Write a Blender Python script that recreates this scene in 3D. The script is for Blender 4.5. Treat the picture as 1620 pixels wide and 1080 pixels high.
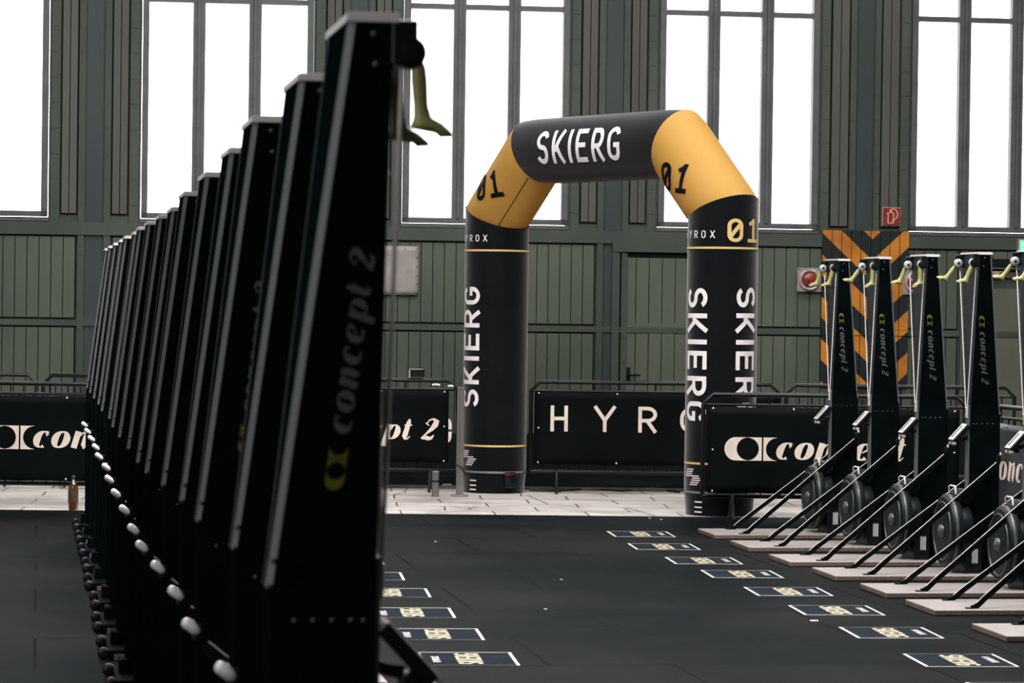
import bpy, math, random
from mathutils import Vector, Matrix
random.seed(7)
R0 = math.radians
for o in list(bpy.data.objects): bpy.data.objects.remove(o)
S = bpy.context.scene
C = S.collection

# ---------------------------------------------------------------- camera
CAMZ, F, ROLL, CX, CY = 1.78, 4500.0, 0.0135, 810.0, 540.0
TP = 58.5 / F
fw = Vector((0, 1, -TP)).normalized()
rt0 = Vector((1, 0, 0)); up0 = rt0.cross(fw)
rt = (rt0 * math.cos(ROLL) + up0 * math.sin(ROLL)).normalized()
up = rt.cross(fw).normalized()
cam = bpy.data.cameras.new('camera'); camo = bpy.data.objects.new('camera', cam); C.objects.link(camo)
camo.matrix_world = Matrix(((rt.x, up.x, -fw.x, 0), (rt.y, up.y, -fw.y, 0), (rt.z, up.z, -fw.z, CAMZ), (0, 0, 0, 1)))
cam.lens = 100; cam.sensor_width = 36; cam.sensor_fit = 'HORIZONTAL'; cam.clip_start = 0.1; cam.clip_end = 300
cam.dof.use_dof = True; cam.dof.focus_distance = 25.0; cam.dof.aperture_fstop = 8.5
S.camera = camo

def ray(px, py):
    return fw + rt * ((px - CX) / F) - up * ((py - CY) / F)
def atY(px, py, Y):
    d = ray(px, py); return Vector((0, 0, CAMZ)) + d * (Y / d.y)
def atZ(px, py, z=0.0):
    d = ray(px, py); return Vector((0, 0, CAMZ)) + d * ((z - CAMZ) / d.z)

# ---------------------------------------------------------------- world, exposure, lights
w = bpy.data.worlds.new('world'); S.world = w; w.use_nodes = True
wb = w.node_tree.nodes['Background']; wb.inputs[0].default_value = (1.0, 0.975, 0.95, 1); wb.inputs[1].default_value = 5.5
S.view_settings.view_transform = 'Standard'; S.view_settings.look = 'None'
S.view_settings.gamma = 1; S.view_settings.use_curve_mapping = False
S.view_settings.exposure = 0.0

def area(name, loc, target, sx, sy, power, col=(1, 1, 1)):
    l = bpy.data.lights.new(name, 'AREA'); l.shape = 'RECTANGLE'; l.size = sx; l.size_y = sy
    l.energy = power; l.color = col
    o = bpy.data.objects.new(name, l); C.objects.link(o); o.location = loc
    o.rotation_euler = (Vector(target) - Vector(loc)).to_track_quat('-Z', 'Y').to_euler()
    return o
area('overhead_fill', (0.5, 15.5, 8.8), (0.5, 15.6, 0), 12, 6, 3300, (1, .95, .93))  # unseen overhead fill between camera and arch; the ceiling has no opening
area('overhead_fill', (0.8, 24.6, 8.9), (0.8, 24.7, 0), 14, 3.0, 1000, (1, .95, .94))  # added overhead fill to lift the beam top, paving and platforms
area('overhead_fill', (-5.5, 3.0, 8.6), (-5.4, 3.0, 0), 4, 9, 420, (.93, .97, 1))  # unseen cooler overhead fill on the left, near the camera
area('rear_left_fill', (-8.8, -3.0, 5.0), (-.5, 8.0, 1.8), 5, 3.5, 520, (1, .95, .96))  # added fill from behind left, brightens trims of the near machines

# ---------------------------------------------------------------- materials
def nd(nt, t, **k):
    n = nt.nodes.new(t)
    for a, b in k.items(): setattr(n, a, b)
    return n
def base_mat(name, col, rough=.5, metal=0, spec=.5, emit=None, es=0, alpha=None):
    m = bpy.data.materials.new(name); m.use_nodes = True
    b = m.node_tree.nodes['Principled BSDF']
    b.inputs['Base Color'].default_value = (*col, 1); b.inputs['Roughness'].default_value = rough
    b.inputs['Metallic'].default_value = metal; b.inputs['Specular IOR Level'].default_value = spec
    if emit: b.inputs['Emission Color'].default_value = (*emit, 1); b.inputs['Emission Strength'].default_value = es
    return m
def noisy(name, c1, c2, scale=3, rough=.6, spec=.4, detail=6, bump=0, stretch=(1, 1, 1), metal=0, r2=None, lo=.35, hi=.65):
    m = base_mat(name, c1, rough, metal, spec); nt = m.node_tree; b = nt.nodes['Principled BSDF']
    tc = nd(nt, 'ShaderNodeTexCoord'); mp = nd(nt, 'ShaderNodeMapping'); mp.inputs['Scale'].default_value = stretch
    nt.links.new(tc.outputs['Object'], mp.inputs[0])
    n = nd(nt, 'ShaderNodeTexNoise'); n.inputs['Scale'].default_value = scale; n.inputs['Detail'].default_value = detail
    nt.links.new(mp.outputs[0], n.inputs['Vector'])
    r = nd(nt, 'ShaderNodeValToRGB'); r.color_ramp.elements[0].position = lo; r.color_ramp.elements[1].position = hi
    r.color_ramp.elements[0].color = (*c1, 1); r.color_ramp.elements[1].color = (*c2, 1)
    nt.links.new(n.outputs['Fac'], r.inputs[0]); nt.links.new(r.outputs[0], b.inputs['Base Color'])
    if r2 is not None:
        mr = nd(nt, 'ShaderNodeMapRange'); mr.inputs['To Min'].default_value = rough; mr.inputs['To Max'].default_value = r2
        nt.links.new(n.outputs['Fac'], mr.inputs[0]); nt.links.new(mr.outputs[0], b.inputs['Roughness'])
    if bump:
        bp = nd(nt, 'ShaderNodeBump'); bp.inputs['Strength'].default_value = bump; bp.inputs['Distance'].default_value = .02
        nt.links.new(n.outputs['Fac'], bp.inputs['Height']); nt.links.new(bp.outputs[0], b.inputs['Normal'])
    return m
M = {}
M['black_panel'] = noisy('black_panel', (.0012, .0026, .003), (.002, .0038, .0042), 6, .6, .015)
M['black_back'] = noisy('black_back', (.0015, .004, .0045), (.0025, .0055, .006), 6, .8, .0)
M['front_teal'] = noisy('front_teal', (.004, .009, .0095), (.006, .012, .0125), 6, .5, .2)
M['trim'] = base_mat('trim', (.62, .57, .57), .4, .1)  # also colours the painted highlight line on the struts
M['edge_dark'] = base_mat('edge_dark', (.19, .20, .205), .35, .3)
M['chrome'] = base_mat('chrome', (.75, .74, .74), .25, .7)
M['pale_knob'] = base_mat('pale_knob', (.85, .82, .82), .35, .1)
M['bolt_steel'] = base_mat('bolt_steel', (.06, .065, .066), .35, .3)
M['steel_strip'] = base_mat('steel_strip', (.16, .18, .185), .35, .6)
M['plastic'] = base_mat('plastic', (.003, .005, .0055), .35, 0, .3)
M['rubber'] = base_mat('rubber', (.004, .005, .0055), .42, 0, .35)
M['strut'] = base_mat('strut', (.002, .0032, .0035), .45, .0, .06)
M['handle'] = noisy('handle', (.19, .19, .06), (.24, .235, .08), 20, .38, .5)
M['cord'] = base_mat('cord', (.62, .60, .60), .6)
M['pulley'] = base_mat('pulley', (.34, .34, .35), .45, .2)
M['screen'] = base_mat('screen', (.55, .56, .55), .2, 0, .6)
M['wood'] = noisy('platform_wood', (0.1944, 0.1764, 0.1692), (0.2448, 0.2232, 0.2160), 4, .42, .5, 5, 0, (1, 6, 1))
M['wood_edge'] = noisy('platform_edge', (0.0840, 0.0595, 0.0455), (0.1400, 0.1050, 0.0840), 5, .6, .3, 5, 0, (8, 1, 20))
M['flywheel'] = base_mat('flywheel', (.004, .0085, .0095), .4, 0, .16)
M['grey_text'] = base_mat('grey_text', (.085, .087, .09), .5, 0, .2)
M['olive'] = base_mat('olive_print', (.13, .122, .02), .5, 0, .2)
M['white_print'] = noisy('white_print', (0.7000, 0.6600, 0.6600), (0.7800, 0.7400, 0.7400), 8, .6, .2)
M['banner_print'] = noisy('banner_print', (.62, .54, .47), (.74, .64, .56), 5, .7, .2)
M['fabric'] = noisy('arch_black_fabric', (.0028, .0036, .0050), (.0040, .0048, .0062), 3, .5, .05)
M['fabric'].node_tree.nodes['Principled BSDF'].inputs['Sheen Weight'].default_value = .42
M['fabric'].node_tree.nodes['Principled BSDF'].inputs['Sheen Roughness'].default_value = .38
M['gold'] = base_mat('gold_print', (.62, .44, .16), .5)
M['dark_print'] = base_mat('dark_print', (.004, .005, .006), .7, 0, .05)
M['seam'] = base_mat('seam', (.13, .06, .02), .7, 0, .1)
M['banner'] = noisy('banner_black', (.0018, .0032, .0032), (.003, .0048, .0048), 2, .6, .04, 3, .5)
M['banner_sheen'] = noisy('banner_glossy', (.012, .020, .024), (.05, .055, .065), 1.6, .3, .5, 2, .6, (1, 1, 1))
M['barrier'] = base_mat('barrier_black_steel', (.003, .0045, .005), .35, .0, .3)
M['mast'] = noisy('galvanised', (.11, .105, .10), (.18, .17, .165), 6, .4, .5, 5, 0, (1, 1, .2), .4)
M['sticker'] = noisy('sticker_slate', (.012, .016, .020), (.017, .021, .026), 6, .7, .0)
M['tan_print'] = base_mat('tan_print', (.56, .50, .34), .5)
M['red'] = noisy('sign_red', (.14, .012, .008), (.20, .020, .012), 8, .5, .4)
M['pink_print'] = base_mat('pink_print', (.75, .36, .27), .6)
M['plate'] = noisy('metal_plate', (0.2139, 0.1953, 0.1767), (0.2883, 0.2697, 0.2465), 4, .5, .4)
M['lamp_red'] = noisy('lamp_red', (.12, .016, .012), (.30, .035, .02), 14, .25, .6)
M['ring'] = noisy('lamp_ring', (.25, .2, .2), (.5, .42, .42), 20, .35, .5)
M['amber'] = base_mat('amber_drink', (.13, .048, .012), .1, 0, .6)
M['bottle_label'] = noisy('bottle_label', (.05, .03, .015), (.09, .06, .03), 12, .5)
M['green_cap'] = base_mat('green_cap', (.01, .05, .015), .3)
M['frame'] = noisy('window_steel', (0.0624, 0.0666, 0.0702), (0.0884, 0.0926, 0.0962), 5, .5, .4, 6, .1)
M['wall'] = noisy('wall_green_paint', (0.0326, 0.0459, 0.0370), (0.0533, 0.0681, 0.0518), 1.4, .55, .35, 8, .1, (1, 1, .5), 0, .7)
M['board'] = noisy('board_green_paint', (0.0533, 0.0710, 0.0515), (0.0844, 0.1021, 0.0737), 1.2, .55, .35, 9, .1, (1, 1, .35), 0, .7)
M['board_grey'] = noisy('board_grey_paint', (0.0518, 0.0562, 0.0474), (0.0777, 0.0799, 0.0666), 1.2, .55, .35, 9, .1, (1, 1, .35), 0, .7)
M['web'] = noisy('web_teal_paint', (0.0207, 0.0340, 0.0318), (0.0296, 0.0444, 0.0400), 1.6, .5, .35, 8, .1, (1, 1, .4))
M['panel_plain'] = noisy('panel_plain_paint', (0.0840, 0.0920, 0.0680), (0.1000, 0.1080, 0.0800), 2, .6, .3)
M['gap'] = base_mat('gap_dark', (.006, .011, .009), .8, 0, .1)
M['exit_green'] = base_mat('exit_green', (.1, .5, .25), .4, 0, .3, (.22, .75, .42), .9)
M['exit_white'] = base_mat('exit_white', (.8, .8, .8), .4, 0, .3, (.9, 1, .9), 1.2)
M['shell'] = noisy('hall_shell', (.10, .11, .10), (.14, .15, .14), .6, .8, .2)
M['debris'] = base_mat('scrap_white', (.55, .53, .52), .6)
# yellow inflated fabric, lets some daylight through
m = base_mat('arch_yellow_fabric', (.55, .315, .068), .55, 0, .25); nt = m.node_tree
tr = nd(nt, 'ShaderNodeBsdfTranslucent'); tr.inputs[0].default_value = (.66, .36, .07, 1)
mx = nd(nt, 'ShaderNodeMixShader'); mx.inputs[0].default_value = .34
nt.links.new(nt.nodes['Principled BSDF'].outputs[0], mx.inputs[1]); nt.links.new(tr.outputs[0], mx.inputs[2])
nt.links.new(mx.outputs[0], nt.nodes['Material Output'].inputs[0]); M['yellow'] = m
# glass
def glass(name, tint, fac):
    m = bpy.data.materials.new(name); m.use_nodes = True; nt = m.node_tree; nt.nodes.remove(nt.nodes['Principled BSDF'])
    t = nd(nt, 'ShaderNodeBsdfTransparent'); t.inputs[0].default_value = (*tint, 1)
    g = nd(nt, 'ShaderNodeBsdfGlossy'); g.inputs['Roughness'].default_value = .05
    x = nd(nt, 'ShaderNodeMixShader'); x.inputs[0].default_value = fac
    nt.links.new(t.outputs[0], x.inputs[1]); nt.links.new(g.outputs[0], x.inputs[2]); nt.links.new(x.outputs[0], nt.nodes['Material Output'].inputs[0])
    return m
M['glass'] = glass('window_glass', (.94, .95, .94), .06)
M['clear'] = glass('clear_plastic', (.9, .85, .75), .12)
# hazard chevrons (object x across, z up, apex at x = 0)
m = base_mat('hazard_paint', (.5, .2, .02), .55, 0, .3); nt = m.node_tree
tc = nd(nt, 'ShaderNodeTexCoord'); sp = nd(nt, 'ShaderNodeSeparateXYZ'); nt.links.new(tc.outputs['Object'], sp.inputs[0])
def mth(nt, op, a, b=None):
    n = nd(nt, 'ShaderNodeMath', operation=op)
    for i, v in enumerate((a, b)):
        if v is None: continue
        if isinstance(v, (int, float)): n.inputs[i].default_value = v
        else: nt.links.new(v, n.inputs[i])
    return n.outputs[0]
ax = mth(nt, 'ABSOLUTE', sp.outputs['X']); v = mth(nt, 'SUBTRACT', sp.outputs['Z'], mth(nt, 'MULTIPLY', ax, .93))
v = mth(nt, 'FRACT', mth(nt, 'DIVIDE', mth(nt, 'ADD', v, 10.0), .45)); v = mth(nt, 'LESS_THAN', v, .5)
n = nd(nt, 'ShaderNodeTexNoise'); n.inputs['Scale'].default_value = 3; nt.links.new(tc.outputs['Object'], n.inputs[0])
r = nd(nt, 'ShaderNodeValToRGB'); r.color_ramp.elements[0].color = (.34, .115, .014, 1); r.color_ramp.elements[1].color = (.50, .185, .018, 1)
r.color_ramp.elements[0].position = .35; r.color_ramp.elements[1].position = .6
nt.links.new(n.outputs['Fac'], r.inputs[0])
mc = nd(nt, 'ShaderNodeMixRGB'); nt.links.new(v, mc.inputs[0]); nt.links.new(r.outputs[0], mc.inputs[1]); mc.inputs[2].default_value = (.006, .011, .012, 1)
nt.links.new(mc.outputs[0], nt.nodes['Principled BSDF'].inputs['Base Color']); M['hazard'] = m
# concrete paving
m = base_mat('paving_concrete', (.5, .48, .45), .45, 0, .5); nt = m.node_tree; b = nt.nodes['Principled BSDF']
tc = nd(nt, 'ShaderNodeTexCoord'); mp = nd(nt, 'ShaderNodeMapping'); mp.inputs['Rotation'].default_value = (0, 0, -.07)
nt.links.new(tc.outputs['Object'], mp.inputs[0])
wn = nd(nt, 'ShaderNodeTexNoise'); wn.inputs['Scale'].default_value = 1.6; wn.inputs['Detail'].default_value = 5; nt.links.new(mp.outputs[0], wn.inputs['Vector'])
wm = nd(nt, 'ShaderNodeMixRGB'); wm.inputs[0].default_value = .06; nt.links.new(mp.outputs[0], wm.inputs[1]); nt.links.new(wn.outputs['Color'], wm.inputs[2])
bk = nd(nt, 'ShaderNodeTexBrick'); nt.links.new(wm.outputs[0], bk.inputs['Vector']); bk.inputs['Scale'].default_value = 1
bk.inputs['Color1'].default_value = (.56, .525, .50, 1); bk.inputs['Color2'].default_value = (.49, .46, .44, 1); bk.inputs['Mortar'].default_value = (.07, .06, .05, 1)
bk.inputs['Mortar Size'].default_value = .008; bk.inputs['Brick Width'].default_value = .75; bk.inputs['Row Height'].default_value = .46
vr = nd(nt, 'ShaderNodeTexVoronoi', feature='DISTANCE_TO_EDGE'); vr.inputs['Scale'].default_value = .8; nt.links.new(wm.outputs[0], vr.inputs['Vector'])
lt = mth(nt, 'LESS_THAN', vr.outputs['Distance'], .008)
m2 = nd(nt, 'ShaderNodeMixRGB'); nt.links.new(mth(nt, 'MULTIPLY', lt, .8), m2.inputs[0]); nt.links.new(bk.outputs['Color'], m2.inputs[1]); m2.inputs[2].default_value = (.10, .09, .08, 1)
n = nd(nt, 'ShaderNodeTexNoise'); n.inputs['Scale'].default_value = 1.2; n.inputs['Detail'].default_value = 8; nt.links.new(mp.outputs[0], n.inputs['Vector'])
r = nd(nt, 'ShaderNodeValToRGB'); r.color_ramp.elements[0].color = (.62, .6, .58, 1); r.color_ramp.elements[1].color = (1, 1, 1, 1); r.color_ramp.elements[0].position = .36; r.color_ramp.elements[1].position = .52
nt.links.new(n.outputs['Fac'], r.inputs[0])
m3 = nd(nt, 'ShaderNodeMixRGB', blend_type='MULTIPLY'); m3.inputs[0].default_value = 1; nt.links.new(m2.outputs[0], m3.inputs[1]); nt.links.new(r.outputs[0], m3.inputs[2])
nt.links.new(m3.outputs[0], b.inputs['Base Color']); M['paving'] = m
# rubber mat
m = base_mat('rubber_mat', (.02, .02, .02), .5, 0, .012); nt = m.node_tree; b = nt.nodes['Principled BSDF']
tc = nd(nt, 'ShaderNodeTexCoord'); mp = nd(nt, 'ShaderNodeMapping'); mp.inputs['Rotation'].default_value = (0, 0, -.165)
nt.links.new(tc.outputs['Object'], mp.inputs[0])
n1 = nd(nt, 'ShaderNodeTexNoise'); n1.inputs['Scale'].default_value = .42; n1.inputs['Detail'].default_value = 7; n1.inputs['Roughness'].default_value = .6; nt.links.new(mp.outputs[0], n1.inputs['Vector'])
n2 = nd(nt, 'ShaderNodeTexNoise'); n2.inputs['Scale'].default_value = 90; n2.inputs['Detail'].default_value = 3; nt.links.new(mp.outputs[0], n2.inputs['Vector'])
r = nd(nt, 'ShaderNodeValToRGB'); r.color_ramp.elements[0].color = (.0012, .0034, .0042, 1); r.color_ramp.elements[1].color = (.0105, .0106, .0106, 1); r.color_ramp.elements[0].position = .40; r.color_ramp.elements[1].position = .60
nt.links.new(n1.outputs['Fac'], r.inputs[0])
bk = nd(nt, 'ShaderNodeTexBrick'); nt.links.new(mp.outputs[0], bk.inputs['Vector']); bk.inputs['Scale'].default_value = 1
bk.inputs['Color1'].default_value = (1, 1, 1, 1); bk.inputs['Color2'].default_value = (.88, .9, .9, 1); bk.inputs['Mortar'].default_value = (.15, .15, .15, 1)
bk.inputs['Mortar Size'].default_value = .009; bk.inputs['Brick Width'].default_value = 1.25; bk.inputs['Row Height'].default_value = 1.25
m3 = nd(nt, 'ShaderNodeMixRGB', blend_type='MULTIPLY'); m3.inputs[0].default_value = 1; nt.links.new(r.outputs[0], m3.inputs[1]); nt.links.new(bk.outputs['Color'], m3.inputs[2])
sk = mth(nt, 'GREATER_THAN', n2.outputs['Fac'], .74)
m4 = nd(nt, 'ShaderNodeMixRGB'); nt.links.new(mth(nt, 'MULTIPLY', sk, .35), m4.inputs[0]); nt.links.new(m3.outputs[0], m4.inputs[1]); m4.inputs[2].default_value = (.06, .06, .06, 1)
nt.links.new(m4.outputs[0], b.inputs['Base Color'])
mr = nd(nt, 'ShaderNodeMapRange'); mr.inputs['From Min'].default_value = .3; mr.inputs['From Max'].default_value = .7; mr.inputs['To Min'].default_value = .50; mr.inputs['To Max'].default_value = .66
nt.links.new(n1.outputs['Fac'], mr.inputs[0]); nt.links.new(mr.outputs[0], b.inputs['Roughness'])
bp = nd(nt, 'ShaderNodeBump'); bp.inputs['Strength'].default_value = .35; bp.inputs['Distance'].default_value = .004
nt.links.new(n2.outputs['Fac'], bp.inputs['Height']); nt.links.new(bp.outputs[0], b.inputs['Normal']); M['mat'] = m

# ---------------------------------------------------------------- mesh helpers
class MB:
    def __init__(s): s.v = []; s.f = []; s.m = []; s.sm = []
    def add(s, vs, fs, mi=0, sm=False):
        b = len(s.v); s.v += [tuple(v) for v in vs]
        for f in fs: s.f.append([i + b for i in f]); s.m.append(mi); s.sm.append(sm)
    def box(s, c, d, mi=0, rot=None):
        x, y, z = d[0] / 2, d[1] / 2, d[2] / 2
        vs = [Vector((a, b, e)) for a in (-x, x) for b in (-y, y) for e in (-z, z)]
        if rot is not None: vs = [rot @ v for v in vs]
        vs = [v + Vector(c) for v in vs]
        s.add(vs, [(0, 1, 3, 2), (4, 6, 7, 5), (0, 4, 5, 1), (2, 3, 7, 6), (0, 2, 6, 4), (1, 5, 7, 3)], mi)
    def loft(s, rings, mi=0, cap=True, closed=True, sm=False):
        n = len(rings[0]); vs = [p for r in rings for p in r]; fs = []
        for k in range(len(rings) - 1):
            for i in range(n if closed else n - 1):
                j = (i + 1) % n; fs.append((k * n + i, k * n + j, (k + 1) * n + j, (k + 1) * n + i))
        s.add(vs, fs, mi, sm)
        if cap:
            s.add(rings[0], [tuple(range(n))[::-1]], mi); s.add(rings[-1], [tuple(range(n))], mi)
    def tube(s, pts, r, n=10, mi=0, cap=True, flat=None):
        pts = [Vector(p) for p in pts]; rings = []
        prev = None
        for i, p in enumerate(pts):
            t = (pts[min(i + 1, len(pts) - 1)] - pts[max(i - 1, 0)]).normalized()
            a = prev if prev is not None else (Vector((0, 0, 1)) if abs(t.z) < .9 else Vector((1, 0, 0)))
            a = (a - t * a.dot(t)).normalized(); b = t.cross(a); prev = a
            rr = r[i] if isinstance(r, (list, tuple)) else r
            if flat: # rectangular bar: flat=(half width along b, half height along a)
                rings.append([p + a * flat[1] * u + b * flat[0] * w_ for u, w_ in ((1, 1), (1, -1), (-1, -1), (-1, 1))])
            else:
                rings.append([p + (a * math.cos(q) + b * math.sin(q)) * rr for q in [2 * math.pi * k / n for k in range(n)]])
        s.loft(rings, mi, cap, True, not flat)
    def lathe(s, prof, axis='z', c=(0, 0, 0), n=24, mi=0, cap=True):
        rings = []
        for r, h in prof:
            ring = []
            for k in range(n):
                q = 2 * math.pi * k / n; a, b = r * math.cos(q), r * math.sin(q)
                p = {'z': (a, b, h), 'x': (h, a, b), 'y': (b, h, a)}[axis]
                ring.append(Vector(p) + Vector(c))
            rings.append(ring)
        s.loft(rings, mi, cap, True, True)
    def build(s, name, mats, parent=None, loc=None):
        me = bpy.data.meshes.new(name); me.from_pydata([tuple(v) for v in s.v], [], s.f)
        if not isinstance(mats, (list, tuple)): mats = [mats]
        for q in mats: me.materials.append(M[q])
        for p, mi, sm in zip(me.polygons, s.m, s.sm): p.material_index = mi; p.use_smooth = sm
        me.update()
        o = bpy.data.objects.new(name, me); C.objects.link(o)
        if parent: o.parent = parent
        if loc is not None: o.location = loc
        return o
def bevel(o, wd=.004, seg=2):
    b = o.modifiers.new('bevel', 'BEVEL'); b.width = wd; b.segments = seg; b.limit_method = 'ANGLE'; return o
def empty(name, loc=(0, 0, 0), rz=0, label=None, cat=None, group=None):
    o = bpy.data.objects.new(name, None); C.objects.link(o); o.location = loc; o.rotation_euler = (0, 0, rz); o.empty_display_size = .1
    tag(o, label, cat, group); return o
def tag(o, label=None, cat=None, group=None, kind=None):
    if label: o['label'] = label
    if cat: o['category'] = cat
    if group: o['group'] = group
    if kind: o['kind'] = kind
    return o
def struct(o): o['kind'] = 'structure'; return o
def copy_tree(o, parent=None):
    c = o.copy(); C.objects.link(c)
    if parent: c.parent = parent
    for ch in list(o.children): copy_tree(ch, c)
    return c

# ---------------------------------------------------------------- lettering: strokes with width, mapped by a function (u, v) -> point
def arc(cx, cy, rx, ry, a0, a1, n=14):
    return [(cx + rx * math.cos(R0(a0 + (a1 - a0) * i / n)), cy + ry * math.sin(R0(a0 + (a1 - a0) * i / n))) for i in range(n + 1)]
def sans(ch, W=.56, t=.135):
    h = t / 2; x0, x1, y0, y1 = h, W - h, h, 1 - h; r = (x1 - x0) / 2; cx = W / 2
    L = []
    if ch == 'S':
        ry = (y1 - y0) / 4; L = [arc(cx, y1 - ry, r, ry, 20, 90, 6) + arc(cx, y1 - ry, r, ry, 90, 270, 14)[1:] + arc(cx, y0 + ry, r, ry, 90, -90, 14)[1:] + arc(cx, y0 + ry, r, ry, -90, -160, 6)[1:]]
        L = [[(x, y) for x, y in L[0]]]
    elif ch == 'K': L = [[(x0, 0), (x0, 1)], [(x0 + h, .36), (x1 + .02, 1)], [(x0 + .16, .52), (x1 + .04, 0)]]
    elif ch == 'I': L = [[(cx, 0), (cx, 1)]]
    elif ch == 'E': L = [[(x0, 0), (x0, 1)], [(0, y1), (W - .04, y1)], [(0, .51), (W - .09, .51)], [(0, y0), (W - .04, y0)]]
    elif ch == 'R': L = [[(x0, 0), (x0, 1)], [(0, y1), (cx, y1)] + arc(cx, y1 - .235, r, .235, 90, -90, 12) + [(0, y1 - .47)], [(cx - .02, y1 - .47), (x1 + .02, 0)]]
    elif ch == 'G': L = [arc(cx, y1 - r, r, r, 15, 180, 14) + arc(cx, y0 + r, r, r, 180, 360, 14) + [(x1, .46)], [(cx, .46), (W, .46)]]
    elif ch == 'H': L = [[(x0, 0), (x0, 1)], [(x1, 0), (x1, 1)], [(x0, .5), (x1, .5)]]
    elif ch == 'Y': L = [[(0.02, 1), (cx, .45)], [(W - .02, 1), (cx, .45)], [(cx, .5), (cx, 0)]]
    elif ch in 'O0': L = [arc(cx, y1 - r, r, r, 0, 180, 14) + arc(cx, y0 + r, r, r, 180, 360, 14) + [(x1, y1 - r)]]
    elif ch == 'X': L = [[(0.03, 1), (W - .03, 0)], [(W - .03, 1), (0.03, 0)]]
    elif ch == '1': L = [[(cx, 0), (cx, 1)], [(cx, y1 - .02), (x0, y1 - .17)], [(0, y0), (W, y0)]]
    if ch == '0': L.append([(x0 + .05, .24), (x1 - .05, .76)])
    return [[(x, y, t) for x, y in l] for l in L]
def serif(ch, sl=.28):
    """bold high contrast italic, x height 1"""
    def ell(cx, cy, rx, ry, a0, a1, tk, tn, n=18):
        out = []
        for i in range(n + 1):
            a = R0(a0 + (a1 - a0) * i / n); k = abs(math.cos(a)) ** 1.3
            out.append((cx + rx * math.cos(a), cy + ry * math.sin(a), tn + (tk - tn) * k))
        return out
    L = []
    if ch == 'c': L = [ell(.44, .5, .31, .46, 50, 300, .40, .07), [(.60, .72, .10), (.64, .78, .2), (.66, .74, .12)]]; W = .9
    elif ch == 'o': L = [ell(.48, .5, .33, .46, 0, 360, .39, .07)]; W = 1.08
    elif ch == 'e': L = [ell(.46, .5, .30, .46, 350, 45, .0, .0, 2)[:0] + ell(.46, .5, .31, .46, 35, 310, .38, .07), [(.40, .45, .07), (.62, .60, .09), (.70, .80, .16), (.58, .93, .1)]]; W = 1.0
    elif ch == 'n': L = [[(.18, 0, .34), (.18, 1, .34)], [(.28, .62, .05), (.44, .9, .08), (.64, .92, .22), (.70, .75, .33), (.70, .2, .33), (.76, .06, .18), (.86, .14, .05)]]; W = 1.06
    elif ch == 'p': L = [[(.17, -.45, .32), (.17, 1, .32)], [(.02, -.43, .06), (.32, -.43, .06)], ell(.50, .5, .29, .45, -150, 150, .36, .06)]; W = 1.04
    elif ch == 't': L = [[(.2, 1.35, .12), (.2, 1.1, .28), (.2, .22, .33), (.28, .06, .18), (.42, .04, .08), (.54, .22, .04)], [(-.02, .95, .08), (.46, .95, .08)]]; W = .72
    elif ch == '2': L = [[(.14, 1.0, .28), (.17, 1.06, .28)], [(.10, 1.05, .06), (.22, 1.32, .08), (.45, 1.38, .12), (.66, 1.22, .32), (.66, 1.0, .36), (.52, .72, .26), (.28, .42, .12), (.06, .12, .08), (.10, .10, .16), (.3, .14, .27), (.5, .08, .27), (.66, .12, .18), (.76, .32, .05)]]; W = .95
    else: W = .35
    return [[(x + sl * y, y, t) for x, y, t in l] for l in L], W
def ribbon(mb, line, fn, step=.12, across=2):
    pts = []
    for i in range(len(line) - 1):
        a, b = line[i], line[i + 1]; d = math.hypot(b[0] - a[0], b[1] - a[1]); k = max(1, int(d / step + .5))
        for j in range(k):
            q = j / k; pts.append(tuple(a[c] + (b[c] - a[c]) * q for c in range(3)))
    pts.append(line[-1]); n = len(pts); vs = []; fs = []; w_ = across + 1
    closed = math.hypot(pts[0][0] - pts[-1][0], pts[0][1] - pts[-1][1]) < 1e-4
    for i, p in enumerate(pts):
        a = pts[i - 1] if i > 0 else (pts[-2] if closed else p); b = pts[i + 1] if i < n - 1 else (pts[1] if closed else p)
        d1 = Vector((p[0] - a[0], p[1] - a[1])); d2 = Vector((b[0] - p[0], b[1] - p[1]))
        d1 = d1.normalized() if d1.length > 1e-6 else d2.normalized(); d2 = d2.normalized() if d2.length > 1e-6 else d1
        t = (d1 + d2); t = t.normalized() if t.length > 1e-6 else d1; nn = Vector((-t.y, t.x))
        k = 1 / max(.6, t.dot(d1))
        for c in range(w_):
            o = (c / across - .5) * p[2] * k; vs.append(fn(p[0] + nn.x * o, p[1] + nn.y * o))
    for i in range(n - 1):
        for c in range(across): fs.append((i * w_ + c, i * w_ + c + 1, (i + 1) * w_ + c + 1, (i + 1) * w_ + c))
    mb.add(vs, fs)
def text_sans(mb, s, fn, cap, W=.56, t=.135, gap=.22, center=True, hx=1.0):
    """fn(u, v) in metres; cap = letter height; hx stretches across"""
    cw = lambda c: t + .06 if c == 'I' else W
    tot = sum(cw(c) for c in s) + (len(s) - 1) * gap; x = -tot / 2 if center else 0
    for i, ch in enumerate(s):
        if ch != ' ':
            for l in sans(ch, cw(ch), t):
                ribbon(mb, l, lambda a, b, x=x: fn((x + a) * cap * hx, (b - .5) * cap))
        x += cw(ch) + gap
    return tot * cap * hx
def text_serif(mb, s, fn, xh, gap=.08, hx=1.0):
    x = 0
    for ch in s:
        L, W = serif(ch)
        for l in L: ribbon(mb, l, lambda a, b, x=x: fn((x + a) * xh * hx, b * xh))
        x += W + gap
    return x * xh * hx
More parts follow.
